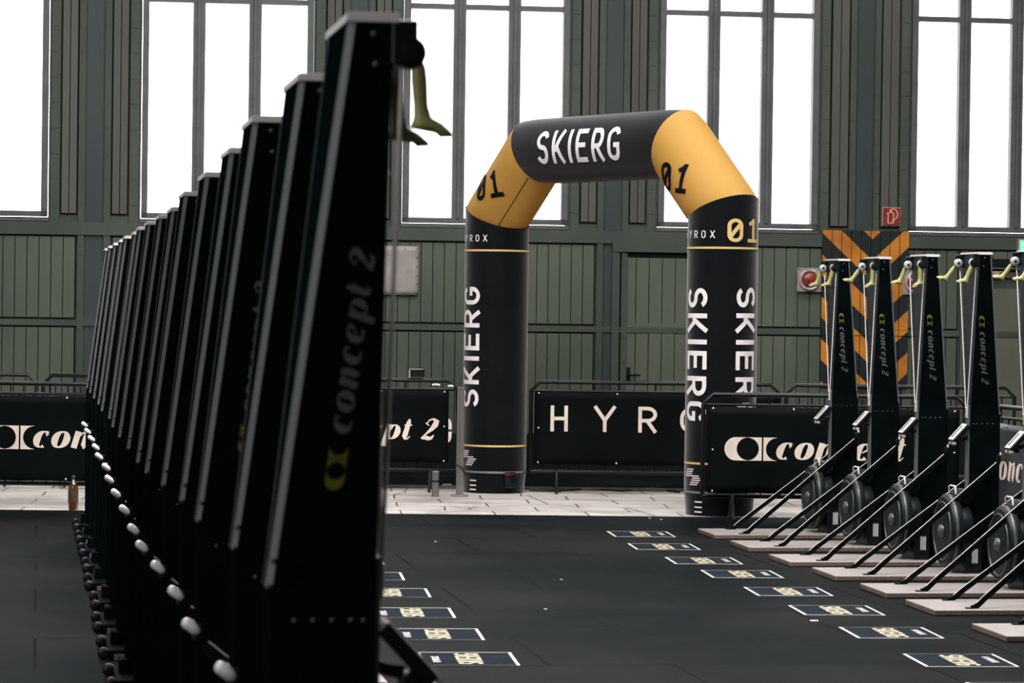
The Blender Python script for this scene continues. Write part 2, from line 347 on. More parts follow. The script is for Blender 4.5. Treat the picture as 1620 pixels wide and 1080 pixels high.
def logo(mb, fn, h):
    """left crescent, round hole, split, waisted bar; height h, origin left middle"""
    def span(fl, fr, n=20):
        vs = []; fs = []
        for i in range(n + 1):
            y = .5 * math.sin(math.pi * (i / n - .5)); vs += [fn(fl(y) * h, y * h), fn(fr(y) * h, y * h)]
        for i in range(n): fs.append((2 * i, 2 * i + 1, 2 * i + 3, 2 * i + 2))
        mb.add(vs, fs)
    q = lambda y: math.sqrt(max(0, .25 - y * y)); q2 = lambda y: math.sqrt(max(0, .235 - y * y))
    span(lambda y: .5 - q(y), lambda y: 1.02 - q2(y)); span(lambda y: 1.02 + q2(y), lambda y: 1.63)
    span(lambda y: 1.70, lambda y: 2.30 - q2(y) if True else 0)

# ---------------------------------------------------------------- the hall
WM = .12; WA = math.atan(WM); wdir = Vector((math.cos(WA), math.sin(WA), 0)); wn_ = Vector((math.sin(WA), -math.cos(WA), 0)); W0 = Vector((0, 30.0, 0))
def wp(px, py):
    d = ray(px, py); o = Vector((0, 0, CAMZ)); t = (W0 - o).dot(wn_) / d.dot(wn_); p = o + d * t
    return (p - W0).dot(wdir), p.z
def wbox(mb, a0, a1, z0, z1, d0, d1, mi=0):
    """box on the window wall; d = distance out of the wall towards the hall. local x along, -y into hall"""
    mb.box(((a0 + a1) / 2, -(d0 + d1) / 2, (z0 + z1) / 2), (abs(a1 - a0), abs(d1 - d0), abs(z1 - z0)), mi)
def wbuild(mb, name, mats, parent=None):
    o = mb.build(name, mats, parent)
    if not parent: o.location = W0; o.rotation_euler = (0, 0, WA)
    return o
ZS, ZT, ZW = 2.625, 4.87, 7.6         # window sill, transom underside, window head
wedges = []
for l, r_ in ((None, 76.2), (224.5, 494.5), (638.5, 899), (1042.5, 1294), (1441, None)):
    a = wp(l, 200)[0] if l is not None else None; b = wp(r_, 200)[0] if r_ is not None else None
    wedges.append([a, b])
wid = wedges[2][1] - wedges[2][0]
wedges[0][0] = wedges[0][1] - wid; wedges[4][1] = wedges[4][0] + wid
pitch = (wedges[3][0] - wedges[1][0]) / 2
wedges = [[wedges[0][0] - pitch, wedges[0][1] - pitch]] + wedges + [[wedges[4][0] + pitch, wedges[4][1] + pitch]]
AL, AR = wedges[0][0] - 1.2, wedges[-1][1] + 1.2
# solid wall with window holes
mb = MB()
wbox(mb, AL, AR, 0, ZS - .007, 0, -.25); wbox(mb, AL, AR, ZW, 9.2, 0, -.25)
xs = [AL] + [e for ww in wedges for e in ww] + [AR]
for i in range(0, len(xs), 2): wbox(mb, xs[i] + (.009 if i else 0), xs[i + 1] - .009, ZS - .007, ZW, 0, -.25)
wall = struct(wbuild(mb, 'wall_back', 'wall'))
# relief below the sills: rails, studs, boards
zr1 = wp(900, 376)[1]; zr2 = 1.53
mb = MB()
wbox(mb, AL, AR, 2.44, 2.57, .0, .045); wbox(mb, AL, AR, zr2 - .03, zr2 + .03, 0, .03); wbox(mb, AL, AR, 0, .16, 0, .03)
struct(wbuild(mb, 'trim_1', 'wall'))
studs = []                                       # steel columns between the windows
cols = [(xs[i] + xs[i + 1]) / 2 for i in range(2, len(xs) - 2, 2)]
def boards(a0, a1, z0, z1, n, mats=('board', 'gap'), d=.018):
    mb = MB(); wbox(mb, a0 - .012, a1 + .012, z0 - .012, z1 + .012, .001, .006, 1)
    bw = (a1 - a0) / n
    for k in range(n):
        e = .0045; wbox(mb, a0 + k * bw + e, a0 + (k + 1) * bw - e, z0 + .004, z1, .003, d + random.uniform(-.003, .003))
    return mb
tcount = 2
for k, c in enumerate(cols):
    l, r_ = xs[2 + 2 * k], xs[3 + 2 * k]          # edges of the pier
    mb = MB()                                     # recessed web with riveted angles
    wbox(mb, c - .085, c + .085, 0, 9.0, 0, .012, 1)
    for sgn in (-1, 1):
        wbox(mb, c + sgn * .10, c + sgn * .165, 0, 9.0, 0, .035)
        e = l if sgn < 0 else r_
        wbox(mb, e - sgn * .03, e - sgn * .12, 2.57, 9.0, 0, .03)
        z = .4
        while z < 8.6:
            for xx in (c + sgn * .133, e - sgn * .075):
                for q in (-.018, .018):
                    if z < 2.6 and xx != c + sgn * .133: continue
                    mb.box((xx + q, -.036, z), (.011, .01, .011))
            z += .262
    struct(wbuild(mb, 'trim_%d' % tcount, ['wall', 'web'])); tcount += 1
    mb = MB()
    for a0, a1 in ((l + .14, c - .18), (c + .18, r_ - .14)):
        b2 = boards(a0, a1, 2.66, 8.9, 2, d=.03); base = len(mb.v); mb.v += b2.v; mb.f += [[i + base for i in f] for f in b2.f]; mb.m += b2.m; mb.sm += b2.sm
    struct(wbuild(mb, 'trim_%d' % tcount, ['board_grey', 'gap'])); tcount += 1
# board panels below the windows
dl, dr, dzt = wp(983, 480)[0], wp(1110, 480)[0], wp(1030, 402)[1]
edges = [AL] + [c for c in cols] + [AR]
haz0, haz1 = wp(1297, 500)[0], wp(1434.5, 500)[0]; hapex = wp(1377, 450)[0]
zh0, zh1 = 0.95, wp(1300, 364)[1]
plain0 = wp(1520, 520)[0]
for k in range(len(edges) - 1):
    a0, a1 = edges[k] + (.19 if k else 0), edges[k + 1] - (.19 if k < len(edges) - 2 else 0)
    spans = [(a0, a1)]
    if a0 < (dl + dr) / 2 < a1: spans = [(a0, dl - .13), (dr + .13, a1)]
    if a0 < plain0 < a1: spans = [(a0, plain0 - .05)]
    for s0, s1 in spans:
        if s1 - s0 < .1: continue
        n = max(1, round((s1 - s0) / .125))
        struct(wbuild(boards(s0, s1, zr2 + .05, 2.42, n), 'trim_%d' % tcount, ['board', 'gap'])); tcount += 1
        struct(wbuild(boards(s0, s1, .18, zr2 - .05, n), 'trim_%d' % tcount, ['board', 'gap'])); tcount += 1
mb = MB(); wbox(mb, plain0 + .17, AR, .18, 2.02, 0, .02); struct(wbuild(mb, 'trim_%d' % tcount, 'panel_plain')); tcount += 1
mb = MB(); wbox(mb, plain0 - .02, plain0 + .07, .1, 2.42, 0, .05); struct(wbuild(mb, 'trim_%d' % tcount, 'board_grey')); tcount += 1
struct(wbuild(boards(plain0 + .17, AR, 2.22, 2.42, 30), 'trim_%d' % tcount, ['board', 'gap'])); tcount += 1
mb = MB(); wbox(mb, plain0 + .09, AR, 2.14, 2.20, 0, .05); struct(wbuild(mb, 'trim_%d' % tcount, 'board_grey')); tcount += 1
# door
mb = MB()
wbox(mb, dl - .11, dl - .03, 0, dzt + .10, 0, .05); wbox(mb, dr + .03, dr + .11, 0, dzt + .10, 0, .05); wbox(mb, dl - .11, dr + .11, dzt + .02, dzt + .12, 0, .06)
wbox(mb, dl - .03, dr + .03, 0, dzt + .02, .001, .004, 1)
door = struct(wbuild(mb, 'door_1', ['wall', 'gap']))
mb = boards(dl + .01, dr - .01, .02, dzt - .04, 6, d=.02)
wbox(mb, dl + .01, dr - .01, 1.56, 1.60, 0, .024)
wbuild(mb, 'door_leaf', ['board', 'gap'], door)
mb = MB(); mb.tube([(dl + .08, -.03, 1.05), (dl + .08, -.07, 1.05), (dl + .2, -.07, 1.05)], .01); mb.box((dl + .08, -.028, 1.05), (.04, .01, .16)); wbuild(mb, 'door_handle', 'gap', door)
# windows
for k, (a, b) in enumerate(wedges):
    fr = MB(); fw_ = .065; d0, d1 = .03, -.09
    for (u0, u1) in ((a, a + fw_), (b - fw_, b)): wbox(fr, u0, u1, ZS, ZW, d0, d1)
    wbox(fr, a, b, ZS, ZS + .055, d0, d1); wbox(fr, a, b, ZW - .06, ZW, d0, d1)
    gl = (wid - 2 * fw_ - 2 * .128) / 3
    o = struct(wbuild(fr, 'window_%d' % (k + 1), 'frame'))
    mu = MB(); xs_ = a + fw_
    for j in range(2):
        xs_ += gl; wbox(mu, xs_, xs_ + .128, ZS + .055, ZW - .06, .02, -.08); wbox(mu, xs_ + .05, xs_ + .078, ZS + .055, ZW - .06, .05, .02); xs_ += .128
    wbuild(mu, 'mullion', 'frame', o)
    tr_ = MB(); wbox(tr_, a + fw_, b - fw_, ZT, ZT + .055, .01, -.07); wbuild(tr_, 'transom', 'frame', o)
    for j in range(3):
        g = MB(); u = a + fw_ + j * (gl + .128); wbox(g, u, u + gl, ZS + .055, ZW - .06, -.03, -.036); wbuild(g, 'pane', 'glass', o)
    sl = MB(); wbox(sl, a - .02, b + .02, ZS - .045, ZS - .016, 0, .012); wbuild(sl, 'window_sill', 'frame', o)
    # portal for the sky behind the glass
    l = bpy.data.lights.new('window_daylight', 'AREA'); l.shape = 'RECTANGLE'; l.size = wid; l.size_y = ZW - ZS; l.cycles.is_portal = True
    lo = bpy.data.objects.new('window_daylight', l); C.objects.link(lo)
    lo.location = W0 + wdir * ((a + b) / 2) - wn_ * .2 + Vector((0, 0, (ZS + ZW) / 2)); lo.rotation_euler = wn_.to_track_quat('-Z', 'Y').to_euler()
# hall shell
def fz(y): return max(0.0, min(.2, (12.0 - y) * .0225))
def strip_mesh(name, ys, x0, x1, dz, mat):
    mb = MB(); vs = []; fs = []
    for y in ys:
        yl, yr = (y if not callable(y) else y(x0)), (y if not callable(y) else y(x1))
        vs += [(x0, yl, fz(yl) + dz), (x1, yr, fz(yr) + dz)]
    for i in range(len(ys) - 1): fs.append((2 * i, 2 * i + 2, 2 * i + 3, 2 * i + 1)[::-1])
    mb.add(vs, fs); return mb
mb = strip_mesh('floor', [-7, 3.1, 12, 34], -10, 11, 0, 'paving')
struct(mb.build('floor', 'paving'))
mat_edge = lambda x: 23.95 + .045 * x
mb = MB(); T = .008
ys = [-6.5, 3.1, 12]; vs = []
for y in ys: vs += [(-9.4, y, fz(y) + T), (10.4, y, fz(y) + T)]
vs += [(-9.4, mat_edge(-9.4), T), (10.4, mat_edge(10.4), T), (-9.4, mat_edge(-9.4), 0), (10.4, mat_edge(10.4), 0)]
mb.add(vs, [(0, 1, 3, 2), (2, 3, 5, 4), (4, 5, 7, 6), (6, 7, 9, 8)])
struct(mb.build('trim_mat', 'mat')).name = 'trim_%d' % tcount; tcount += 1
for nm, c, d in (('wall_left', (-10.1, 13.5, 4.6), (.2, 42, 9.6)), ('wall_right', (11.1, 13.5, 4.6), (.2, 42, 9.6)), ('wall_front', (.5, -7.2, 4.6), (21.4, .2, 9.6)), ('ceiling', (.5, 13.5, 9.3), (21.4, 42, .2))):
    mb = MB(); mb.box(c, d); struct(mb.build(nm, 'shell'))

mb = MB(); mb.add([(-9.9, 27.42, .004), (10.9, 27.42, .004), (10.9, 31.6, .004), (-9.9, 28.6, .004), (-9.9, 27.42, 0), (10.9, 27.42, 0)], [(0, 1, 2, 3), (0, 4, 5, 1)])
struct(mb.build('trim_rear_mat', 'mat')).name = 'trim_%d' % tcount; tcount += 1
mb = MB(); wbox(mb, AL, AR, 0, .42, .02, .07); struct(wbuild(mb, 'baseboard_back', 'gap'))
mb = MB(); mb.box((.5, 27.38, .014), (19, .06, .028)); struct(mb.build('trim_kerb', 'mast')).name = 'trim_%d' % tcount; tcount += 1
# ---------------------------------------------------------------- things on the wall
def wall_thing(name, px0, px1, py0, py1, label, cat):
    a0, z1 = wp(px0, py0); a1, z0 = wp(px1, py1)
    o = empty(name, W0 + wdir * (a0 + a1) / 2 + Vector((0, 0, (z0 + z1) / 2)), WA, label, cat)
    return o, a1 - a0, z1 - z0
# hazard board
hw_l, hw_r = hapex - haz0, haz1 - hapex; hz0, hz1 = zh0, zh1
o = empty('hazard_board', W0 + wdir * hapex + Vector((0, 0, wp(1377, 397)[1])), WA, 'orange boarding painted with black chevrons behind the right row of machines', 'hazard marking')
zc = o.location.z; mb = MB(); nb = 9; bw = (hw_l + hw_r) / nb
for k in range(nb):
    for z0_, z1_ in ((hz0, zr2 - .032), (zr2 - .028, zr2 + .028), (zr2 + .032, hz1)):
        mb.box((-hw_l + bw * (k + .5), -.052 - (.012 if abs(z0_ - zr2) < .03 else 0) - .002 * (k % 3), (z0_ + z1_) / 2 - zc), (bw - .008, .02, z1_ - z0_))
mb.build('board', 'hazard', o)
mb = MB(); mb.box(((hw_r - hw_l) / 2, -.020, (hz0 + hz1) / 2 - zc), (hw_l + hw_r, .04, hz1 - hz0)); mb.build('backing', 'gap', o)
# extinguisher sign
o, sw, sh = wall_thing('fire_extinguisher_sign', 1394.5, 1423, 328, 357, 'small square red fire extinguisher sign above the orange chevron boarding', 'sign')
mb = MB(); mb.box((0, -.045, 0), (sw, .012, sh), 1); mb.box((0, -.052, 0), (sw - .008, .006, sh - .008)); bevel(mb.build('sign_plate', ['red', 'pink_print'], o), .002)
mb = MB(); f = lambda u, v: Vector((u * sw, -.0565, v * sh)); T_ = .045
for l in ([(-.2, -.36), (-.2, .17)] + arc(-.05, .13, .15, .1, 180, 0, 8) + [(.1, .1), (.1, -.36), (-.22, -.36)], [(-.28, .17), (-.2, .15)], [(-.06, .25), (-.06, .33)], [(-.15, .33), (.02, .33)],
          arc(.08, .12, .24, .30, 125, -60, 16) + [(.0, -.24)]):
    ribbon(mb, [(x, y, .05) for x, y in l], f, .1, 1)
mb.build('pictogram', 'pink_print', o)
# red signal lamps
for nm, x0, x1, y0, y1, lab in (('signal_lamp', 1259, 1296.5, 423.5, 461.5, 'round red lamp on a pale square plate left of the chevron boarding'), ('signal_lamp', 1426, 1463, 428, 466, 'round red lamp right of the chevron boarding, half behind a machine')):
    o, sw, sh = wall_thing(nm, x0, x1, y0, y1, lab, 'lamp'); o['group'] = 'red signal lamps on the wall'
    mb = MB(); mb.box((0, -.075, 0), (sw, .01, sh)); bevel(mb.build('mounting_plate', 'plate', o), .002)
    mb = MB(); mb.box((.02, -.035, 0), (sw * .4, .07, sh * .4)); mb.build('housing', 'plate', o)
    mb = MB(); r = sw * .44; mb.lathe([(r, -.08), (r, -.11), (r * .86, -.12), (r * .72, -.10), (r * .72, -.08)], 'y', n=40); mb.build('ring', 'ring', o)
    mb = MB(); r *= .7; mb.lathe([(r, -.09), (r, -.11), (r * .8, -.125), (r * .4, -.133), (.002, -.135)], 'y', n=40); mb.build('lens', 'lamp_red', o)
    for sx in (-1, 1):
        for sz in (-1, 1): mb = MB(); mb.lathe([(.006, -.08), (.006, -.083), (.001, -.084)], 'y', (sx * sw * .42, 0, sz * sh * .42), 8); mb.build('screw', 'gap', o)
# pale sheet left
o, sw, sh = wall_thing('metal_sheet', 560, 661, 388, 467, 'pale blank metal sheet screwed to the green boards between two windows', 'metal sheet')
mb = MB(); vs = []; fs = []; nx, nz = 14, 10
for j in range(nz + 1):
    for i in range(nx + 1):
        vs.append(((i / nx - .5) * sw, -.05 - .006 * math.sin(i * 1.1 + j * .6) * math.sin(j * .9), (j / nz - .5) * sh))
for j in range(nz):
    for i in range(nx): a = j * (nx + 1) + i; fs.append((a, a + 1, a + nx + 2, a + nx + 1))
mb.add(vs, fs, 0, True); so = mb.build('sheet', 'plate', o); sd = so.modifiers.new('t', 'SOLIDIFY'); sd.thickness = .003
for x_, z_ in [((i / 5 - .5) * sw * .96, zz * sh * .46) for i in range(6) for zz in (-1, 1)] + [(sw * .48, (i / 5 - .5) * sh * .92) for i in range(1, 5)]:
    mb = MB(); mb.lathe([(.006, -.06), (.006, -.064), (.001, -.066)], 'y', (x_, 0, z_), 8); mb.build('screw', 'gap', o)
# exit sign
o, sw, sh = wall_thing('exit_sign', 1606.5, 1648, 378, 401, 'green and white emergency exit sign, lit, at the right edge above the plain panel', 'exit sign')
mb = MB(); mb.box((0, -.06, 0), (sw, .1, sh), 0); bevel(mb.build('housing', 'plate', o), .004)
mb = MB(); mb.box((-sw * .22, -.113, 0), (sw * .46, .004, sh - .03)); mb.build('green_field', 'exit_green', o)
mb = MB(); mb.box((sw * .24, -.113, 0), (sw * .42, .004, sh - .03)); f = lambda u, v: Vector((-sw * .2 + u, -.117, v))
ribbon(mb, [(-.04, .01, .02), (-.01, .03, .02), (.02, .0, .02), (.05, .0, .02)], f); ribbon(mb, [(.0, .0, .02), (-.01, -.03, .02), (-.04, -.05, .02)], f); ribbon(mb, [(0, 0, .02), (.03, -.03, .02), (.02, -.055, .02)], f)
mb.lathe([(.012, -.116), (.012, -.119)], 'y', (-sw * .2 + .02, 0, .05), 12)
mb.build('white_field', 'exit_white', o)
# slot hood and small pink box
o, sw, sh = wall_thing('wall_hood', 1560, 1650, 411, 425, 'dark long hood with a pale lower lip on the wall above the plain panel', 'wall fitting')
mb = MB(); mb.box((0, -.05, .01), (sw, .1, sh)); bevel(mb.build('hood', 'gap', o), .004)
mb = MB(); mb.box((0, -.06, -sh * .55), (sw, .12, .014)); bevel(mb.build('lip', 'mast', o), .003)
o, sw, sh = wall_thing('wall_box', 1548, 1583, 428.5, 437.5, 'small flat pinkish box under the dark hood behind a machine', 'box')
mb = MB(); mb.box((0, -.05, 0), (sw, .1, sh)); bevel(mb.build('case', 'plate', o), .006)
mb = MB(); mb.box((sw * .4, -.102, 0), (.03, .006, sh * .6)); mb.build('red_tip', 'red', o)

# ---------------------------------------------------------------- inflatable arch
AL_ = atZ(784.5, 778); AR_ = atZ(1142, 801)
aL = Vector((-.155, 27.0, 0)); aR = Vector((1.80, 24.45, 0))
AX = (aR - aL).normalized(); SPAN = (aR - aL).length; AN = Vector((AX.y, -AX.x, 0))
if AN.y > 0: AN = -AN
RT = .303; ZK = 2.615; ZB = 3.205; EA = .60
arch = empty('inflatable_arch', (aL + aR) / 2, 0, 'tall inflatable arch with black legs, yellow corners and black top beam lettered SKIERG', 'inflatable arch')
arch.rotation_euler = (0, 0, math.atan2(AX.y, AX.x)); H = SPAN / 2
# local frame: x along the arch, -y the front side, z up
axis = [Vector((-H, 0, 0)), Vector((-H, 0, ZK)), Vector((-H + EA, 0, ZB)), Vector((H - EA, 0, ZB)), Vector((H, 0, ZK)), Vector((H, 0, 0))]
def seg_ring(p, dirn, mitre, r=RT, n=64):
    """ring of a tube with direction dirn cut by the plane through p with normal mitre"""
    n1 = Vector((0, -1, 0)); n2 = dirn.cross(n1).normalized(); out = []
    for k in range(n):
        q = 2 * math.pi * k / n; o = (n1 * math.cos(q) + n2 * math.sin(q)) * r
        t = -o.dot(mitre) / dirn.dot(mitre); out.append(p + o + dirn * t)
    return out
def arch_tube(i, name, mat, puff=.0):
    a, b = axis[i], axis[i + 1]; d = (b - a).normalized()
    m0 = d if i == 0 else (d + (a - axis[i - 1]).normalized()).normalized(); m1 = d if i == 4 else (d + (axis[i + 2] - b).normalized()).normalized()
    r0 = seg_ring(a, d, m0); r1 = seg_ring(b, d, m1); K = 14; rings = []
    for k in range(K + 1):
        t = k / K; ring = [p0.lerp(p1, t) for p0, p1 in zip(r0, r1)]
        s = 1 - .03 * (abs(2 * t - 1) ** 14 if name != 'leg' else 0) ; c = a.lerp(b, t)
        rings.append([c + (p - c) * s if name != 'leg' else p for p in ring])
    if name == 'leg':
        for idx in ((0,) if i == 0 else (-1,)):
            e = rings[idx]; c = sum(e, Vector()) / len(e)
        low = rings if i == 0 else rings[::-1]
        for kk, (zz, sc) in enumerate(((.0, .93),)):
            c = Vector((a.x, 0, 0)); low[0][:] = [Vector((c.x + (p.x - c.x) * .95, p.y * .95, .004)) for p in low[0]]
    mb = MB(); mb.loft(rings, 0, False, True, True)
    if name == 'leg': mb.add(rings[0] if i == 0 else rings[-1], [tuple(range(64))])
    return mb.build(name, mat, arch)
legL = arch_tube(0, 'leg', 'fabric'); arch_tube(1, 'corner_section', 'yellow'); beam = arch_tube(2, 'top_beam', 'fabric'); arch_tube(3, 'corner_section', 'yellow'); legR = arch_tube(4, 'leg', 'fabric')
def leg_fn(cx, e=.004):
    def g(s, z):   # s = arc length round the leg measured from the front towards +x, z = height
        p = s / RT; r = RT + e; return Vector((cx + r * math.sin(p), -r * math.cos(p), z))
    return g
def ring_stripe(cx, z, hh, name='stripe', mat='gold'):
    mb = MB(); rr = RT + .004; mb.lathe([(rr, z - hh), (rr, z + hh)], 'z', (cx, 0, 0), 64, 0, False); mb.build(name, mat, arch)
for cx in (-H, H):
    ring_stripe(cx, 2.285, .009); ring_stripe(cx, .447, .009)
    g = leg_fn(cx)
    mb = MB(); text_sans(mb, 'HYROX', lambda u, v: g(u, 2.40 + v), .065, .56, .12, .55, True, 1.15); mb.build('lettering', 'white_print', arch)
    # front SKIERG; left leg reads upwards, right leg reads downwards
    mb = MB(); zc_ = 1.375
    if cx < 0: text_sans(mb, 'SKIERG', lambda u, v: g(-v, zc_ + u), .24, .68, .165, .20, True, 1.02)
    else: text_sans(mb, 'SKIERG', lambda u, v: g(v + .01, zc_ - u), .24, .68, .165, .20, True, 1.02)
    mb.build('lettering', 'white_print', arch)
    mb = MB(); text_sans(mb, 'SKIERG', (lambda u, v: g(v + RT * 1.62, zc_ - u)) if cx > 0 else (lambda u, v: g(v - RT * 1.62, zc_ + u)), .22, .74, .175, .22, True, 1.04); mb.build('lettering', 'white_print', arch)
    # striped mark at the foot
    mb = MB()
    for k in range(4):
        s0 = -.115 - k * .008; ribbon(mb, [(s0, .395 - k * .0185, .009), (s0 + .095 + (.085 if k == 3 else 0), .395 - k * .0185, .009)], lambda u, v: g(u + .03, v), .03, 1)
    for k in range(4):
        s0 = -.035 - k * .011; ribbon(mb, [(s0, .395 - (k + 4) * .0185, .009), (s0 + .105 - k * .004, .395 - (k + 4) * .0185, .009)], lambda u, v: g(u + .03, v), .03, 1)
    mb.build('striped_mark', 'white_print', arch)
    # foot skirt with straps
    mb = MB(); mb.lathe([(RT + .004, .19), (RT + .006, .20), (RT + .004, .21)], 'z', (cx, 0, 0), 64, 0, False); mb.build('foot_band', 'edge_dark', arch)
    mb = MB()
    for zz in (.12, .075, .035):
        ribbon(mb, [(-.03, zz, .012), (.045, zz, .012)], lambda u, v: g(u + .06, v), .02, 1)
    mb.build('strap', 'white_print', arch)
g = leg_fn(H); mb = MB(); text_sans(mb, '01', lambda u, v: g(u + RT * 1.52, 2.435 + v), .20, .62, .15, .22, True, 1.15); mb.build('number', 'gold', arch)
# numbers on the corners and the word on the beam, laid on the front of the tubes
def front_fn(i):
    a, b = axis[i], axis[i + 1]; d = (b - a).normalized(); nrm = Vector((-d.z, 0, d.x))
    def g(x, z):
        p = Vector((x, 0, z)); k = (p - a).dot(nrm); k = max(-RT, min(RT, k))
        return Vector((x, -math.sqrt(max(0, (RT + .005) ** 2 - k * k)), z))
    return g
for i, tilt in ((1, .12), (3, -.10)):
    c = (axis[i] + axis[i + 1]) / 2; g = front_fn(i); mb = MB()
    dx = -.06 if i == 1 else -.01
    text_sans(mb, '01', lambda u, v: g(c.x + dx + u + v * (.18 if i == 3 else -.12), c.z - .02 + v + u * tilt), .25, .60, .165, .28, True, 1.0)
    mb.build('number', 'dark_print', arch)
g = front_fn(2); mb = MB()
text_sans(mb, 'SKIERG', lambda u, v: g(u * 1.0 - .03 + v * .0, ZB + .01 + v), .30, .56, .145, .19, True, 1.0); mb.build('lettering', 'white_print', arch)
# seams along the corner sections
a, b = axis[1], axis[2]; d = (b - a).normalized(); n1 = Vector((0, -1, 0)); n2 = d.cross(n1).normalized()
if n2.z > 0: n2 = -n2
q = .95; o_ = (n1 * math.cos(q) + n2 * math.sin(q)) * (RT + .001)
m0 = (d + Vector((0, 0, 1))).normalized(); m1 = (d + Vector((1, 0, 0))).normalized()
p0 = a + o_ - d * (o_.dot(m0) / d.dot(m0)); p1 = b + o_ - d * (o_.dot(m1) / d.dot(m1))
mb = MB(); mb.tube([p0 + d * .01, p1 - d * .01], .006, 6); mb.build('seam', 'seam', arch)
mb = MB(); g = leg_fn(-H)   # blower socket on the left leg
ctr = g(RT * 1.45, .13); mb.box(ctr, (.05, .13, .15), 0, Matrix.Rotation(.35, 3, 'Z')); bl = bevel(mb.build('blower_socket', 'plastic', arch), .01)
mb = MB(); mb.box(ctr + Vector((.018, -.02, .055)), (.05, .10, .014), 0, Matrix.Rotation(.35, 3, 'Z')); mb.build('red_tag', 'red', bl)

# ---------------------------------------------------------------- barriers and banners
def barrier(p, q, label, h=1.05, zb=.20, group='crowd control barriers'):
    p, q = Vector(p), Vector(q); L = (q - p).length; o = empty('crowd_barrier', (p + q) / 2, math.atan2(q.y - p.y, q.x - p.x), label, 'barrier', group)
    r = .019; x = L / 2 - .02; mb = MB(); c = .085
    mb.tube([(-x, 0, zb), (-x, 0, h - c), (-x + c, 0, h), (x - c, 0, h), (x, 0, h - c), (x, 0, zb), (-x, 0, zb)], r, 8); mb.build('frame', 'barrier', o)
    mb = MB(); mb.tube([(-x, 0, h - c), (x, 0, h - c)], .013, 8)
    k = int(L / .5)
    for i in range(1, k): mb.tube([(-x + 2 * x * i / k, 0, h - c), (-x + 2 * x * i / k, 0, h)], .009, 6)
    k = int(L / .12)
    for i in range(1, k): mb.tube([(-x + 2 * x * i / k, 0, zb), (-x + 2 * x * i / k, 0, h - c)], .007, 6)
    mb.build('infill_bars', 'barrier', o)
    for sx in (-1, 1):
        mb = MB(); xx = sx * (x - .25); mb.tube([(xx, -.25, .012), (xx, -.2, .03), (xx, -.02, zb), (xx, .02, zb), (xx, .2, .03), (xx, .25, .012)], .014, 8); mb.build('foot', 'barrier', o)
    return o, L
def banner(p, q, label, z0=.27, z1=.955, mat='banner', off=.035, group='black banners on the barriers', wav=.006, eye=True):
    p, q = Vector(p), Vector(q); L = (q - p).length; o = empty('banner', (p + q) / 2, math.atan2(q.y - p.y, q.x - p.x), label, 'banner', group)
    nx, nz = int(L / .06), 10; vs = []; fs = []
    wv = lambda x, z: -off - wav * (math.sin(x * 5.1 + z * 3) + .6 * math.sin(x * 11.3 - z * 7)) 
    for j in range(nz + 1):
        for i in range(nx + 1):
            x = (i / nx - .5) * (L - .08); z = z0 + (z1 - z0) * j / nz
            if j == nz: z -= .008 * abs(math.sin(x * math.pi / .45))
            if j == 0: z += .006 * abs(math.sin(x * math.pi / .45))
            vs.append((x, wv(x, z), z))
    for j in range(nz):
        for i in range(nx): a = j * (nx + 1) + i; fs.append((a, a + 1, a + nx + 2, a + nx + 1))
    mb = MB(); mb.add(vs, fs, 0, True); so = mb.build('sheet', mat, o); sd = so.modifiers.new('t', 'SOLIDIFY'); sd.thickness = .002; sd.offset = 1
    if eye:
        k = int(L / .9) + 1; pos = []
        for i in range(k + 1):
            for zz in (z0 + .02, z1 - .02):
                pos.append(((i / k - .5) * (L - .16), zz))
        for sx in (-1, 1):
            pos.append((sx * (L - .16) / 2, (z0 + z1) / 2))
        for x, zz in pos:
            mb = MB(); mb.lathe([(.009, 0), (.009, -.004), (.001, -.005)], 'y', (x, wv(x, zz) - .003, zz), 10); mb.build('eyelet', 'chrome', o)
    fn = lambda u, v: Vector((u, wv(u, v) - .006, v))
    return o, fn, L
def fl(px, Y): v = atY(px, 700, Y); return (v.x, v.y, 0)
YB = 27.0
back = [(-330, 60), (64, 385), (389, 726), (836, 1236), (1240, 1607), (1640, 2040)]
names = ['black barrier of the rear line at the far left, behind the front barrier', 'black barrier of the rear line behind the far end of the left machine row', 'black barrier of the rear line carrying a banner, left of the arch', 'black barrier of the rear line seen through the arch', 'black barrier of the rear line behind the right machine row', 'black barrier of the rear line at the right edge']
for (x0, x1), nm in list(zip(back, names))[:5]: barrier(fl(x0, YB), fl(x1, YB), nm)
# rear banner with HYROX
o, fn, L = banner(fl(838, YB - .04), fl(1236, YB - .04), 'black banner lettered HYROX seen through the arch', .27, .965)
c = (fl(838, YB)[0] + fl(1236, YB)[0]) / 2
for ch, x0, x1 in (('H', 870.5, 898), ('Y', 939.5, 973), ('R', 1009, 1038.5), ('O', 1075, 1110), ('X', 1144, 1176)):
    mb = MB(); W_ = (fl(x1, YB)[0] - fl(x0, YB)[0]); xc = (fl(x0, YB)[0] + fl(x1, YB)[0]) / 2 - c; z_ = .585
    for l in sans(ch, W_ / .245, .14): ribbon(mb, l, lambda a, b: fn(xc + a * .245 - W_ / 2, z_ + b * .245))
    mb.build('letter', 'banner_print', o)
def brand(o, fn, xc, px0, Y, ph, tx0, zmid, zbase, hx, s):
    mb = MB(); x0 = fl(px0, Y)[0] - xc; logo(mb, lambda u, v: fn(x0 + u * hx, zmid + v), ph); mb.build('round_logo', 'banner_print', o)
    mb = MB(); x1 = fl(tx0, Y)[0] - xc; text_serif(mb, 'concept 2', lambda u, v: fn(x1 + u, zbase + v), s, .08, 1.07); mb.build('lettering', 'banner_print', o)
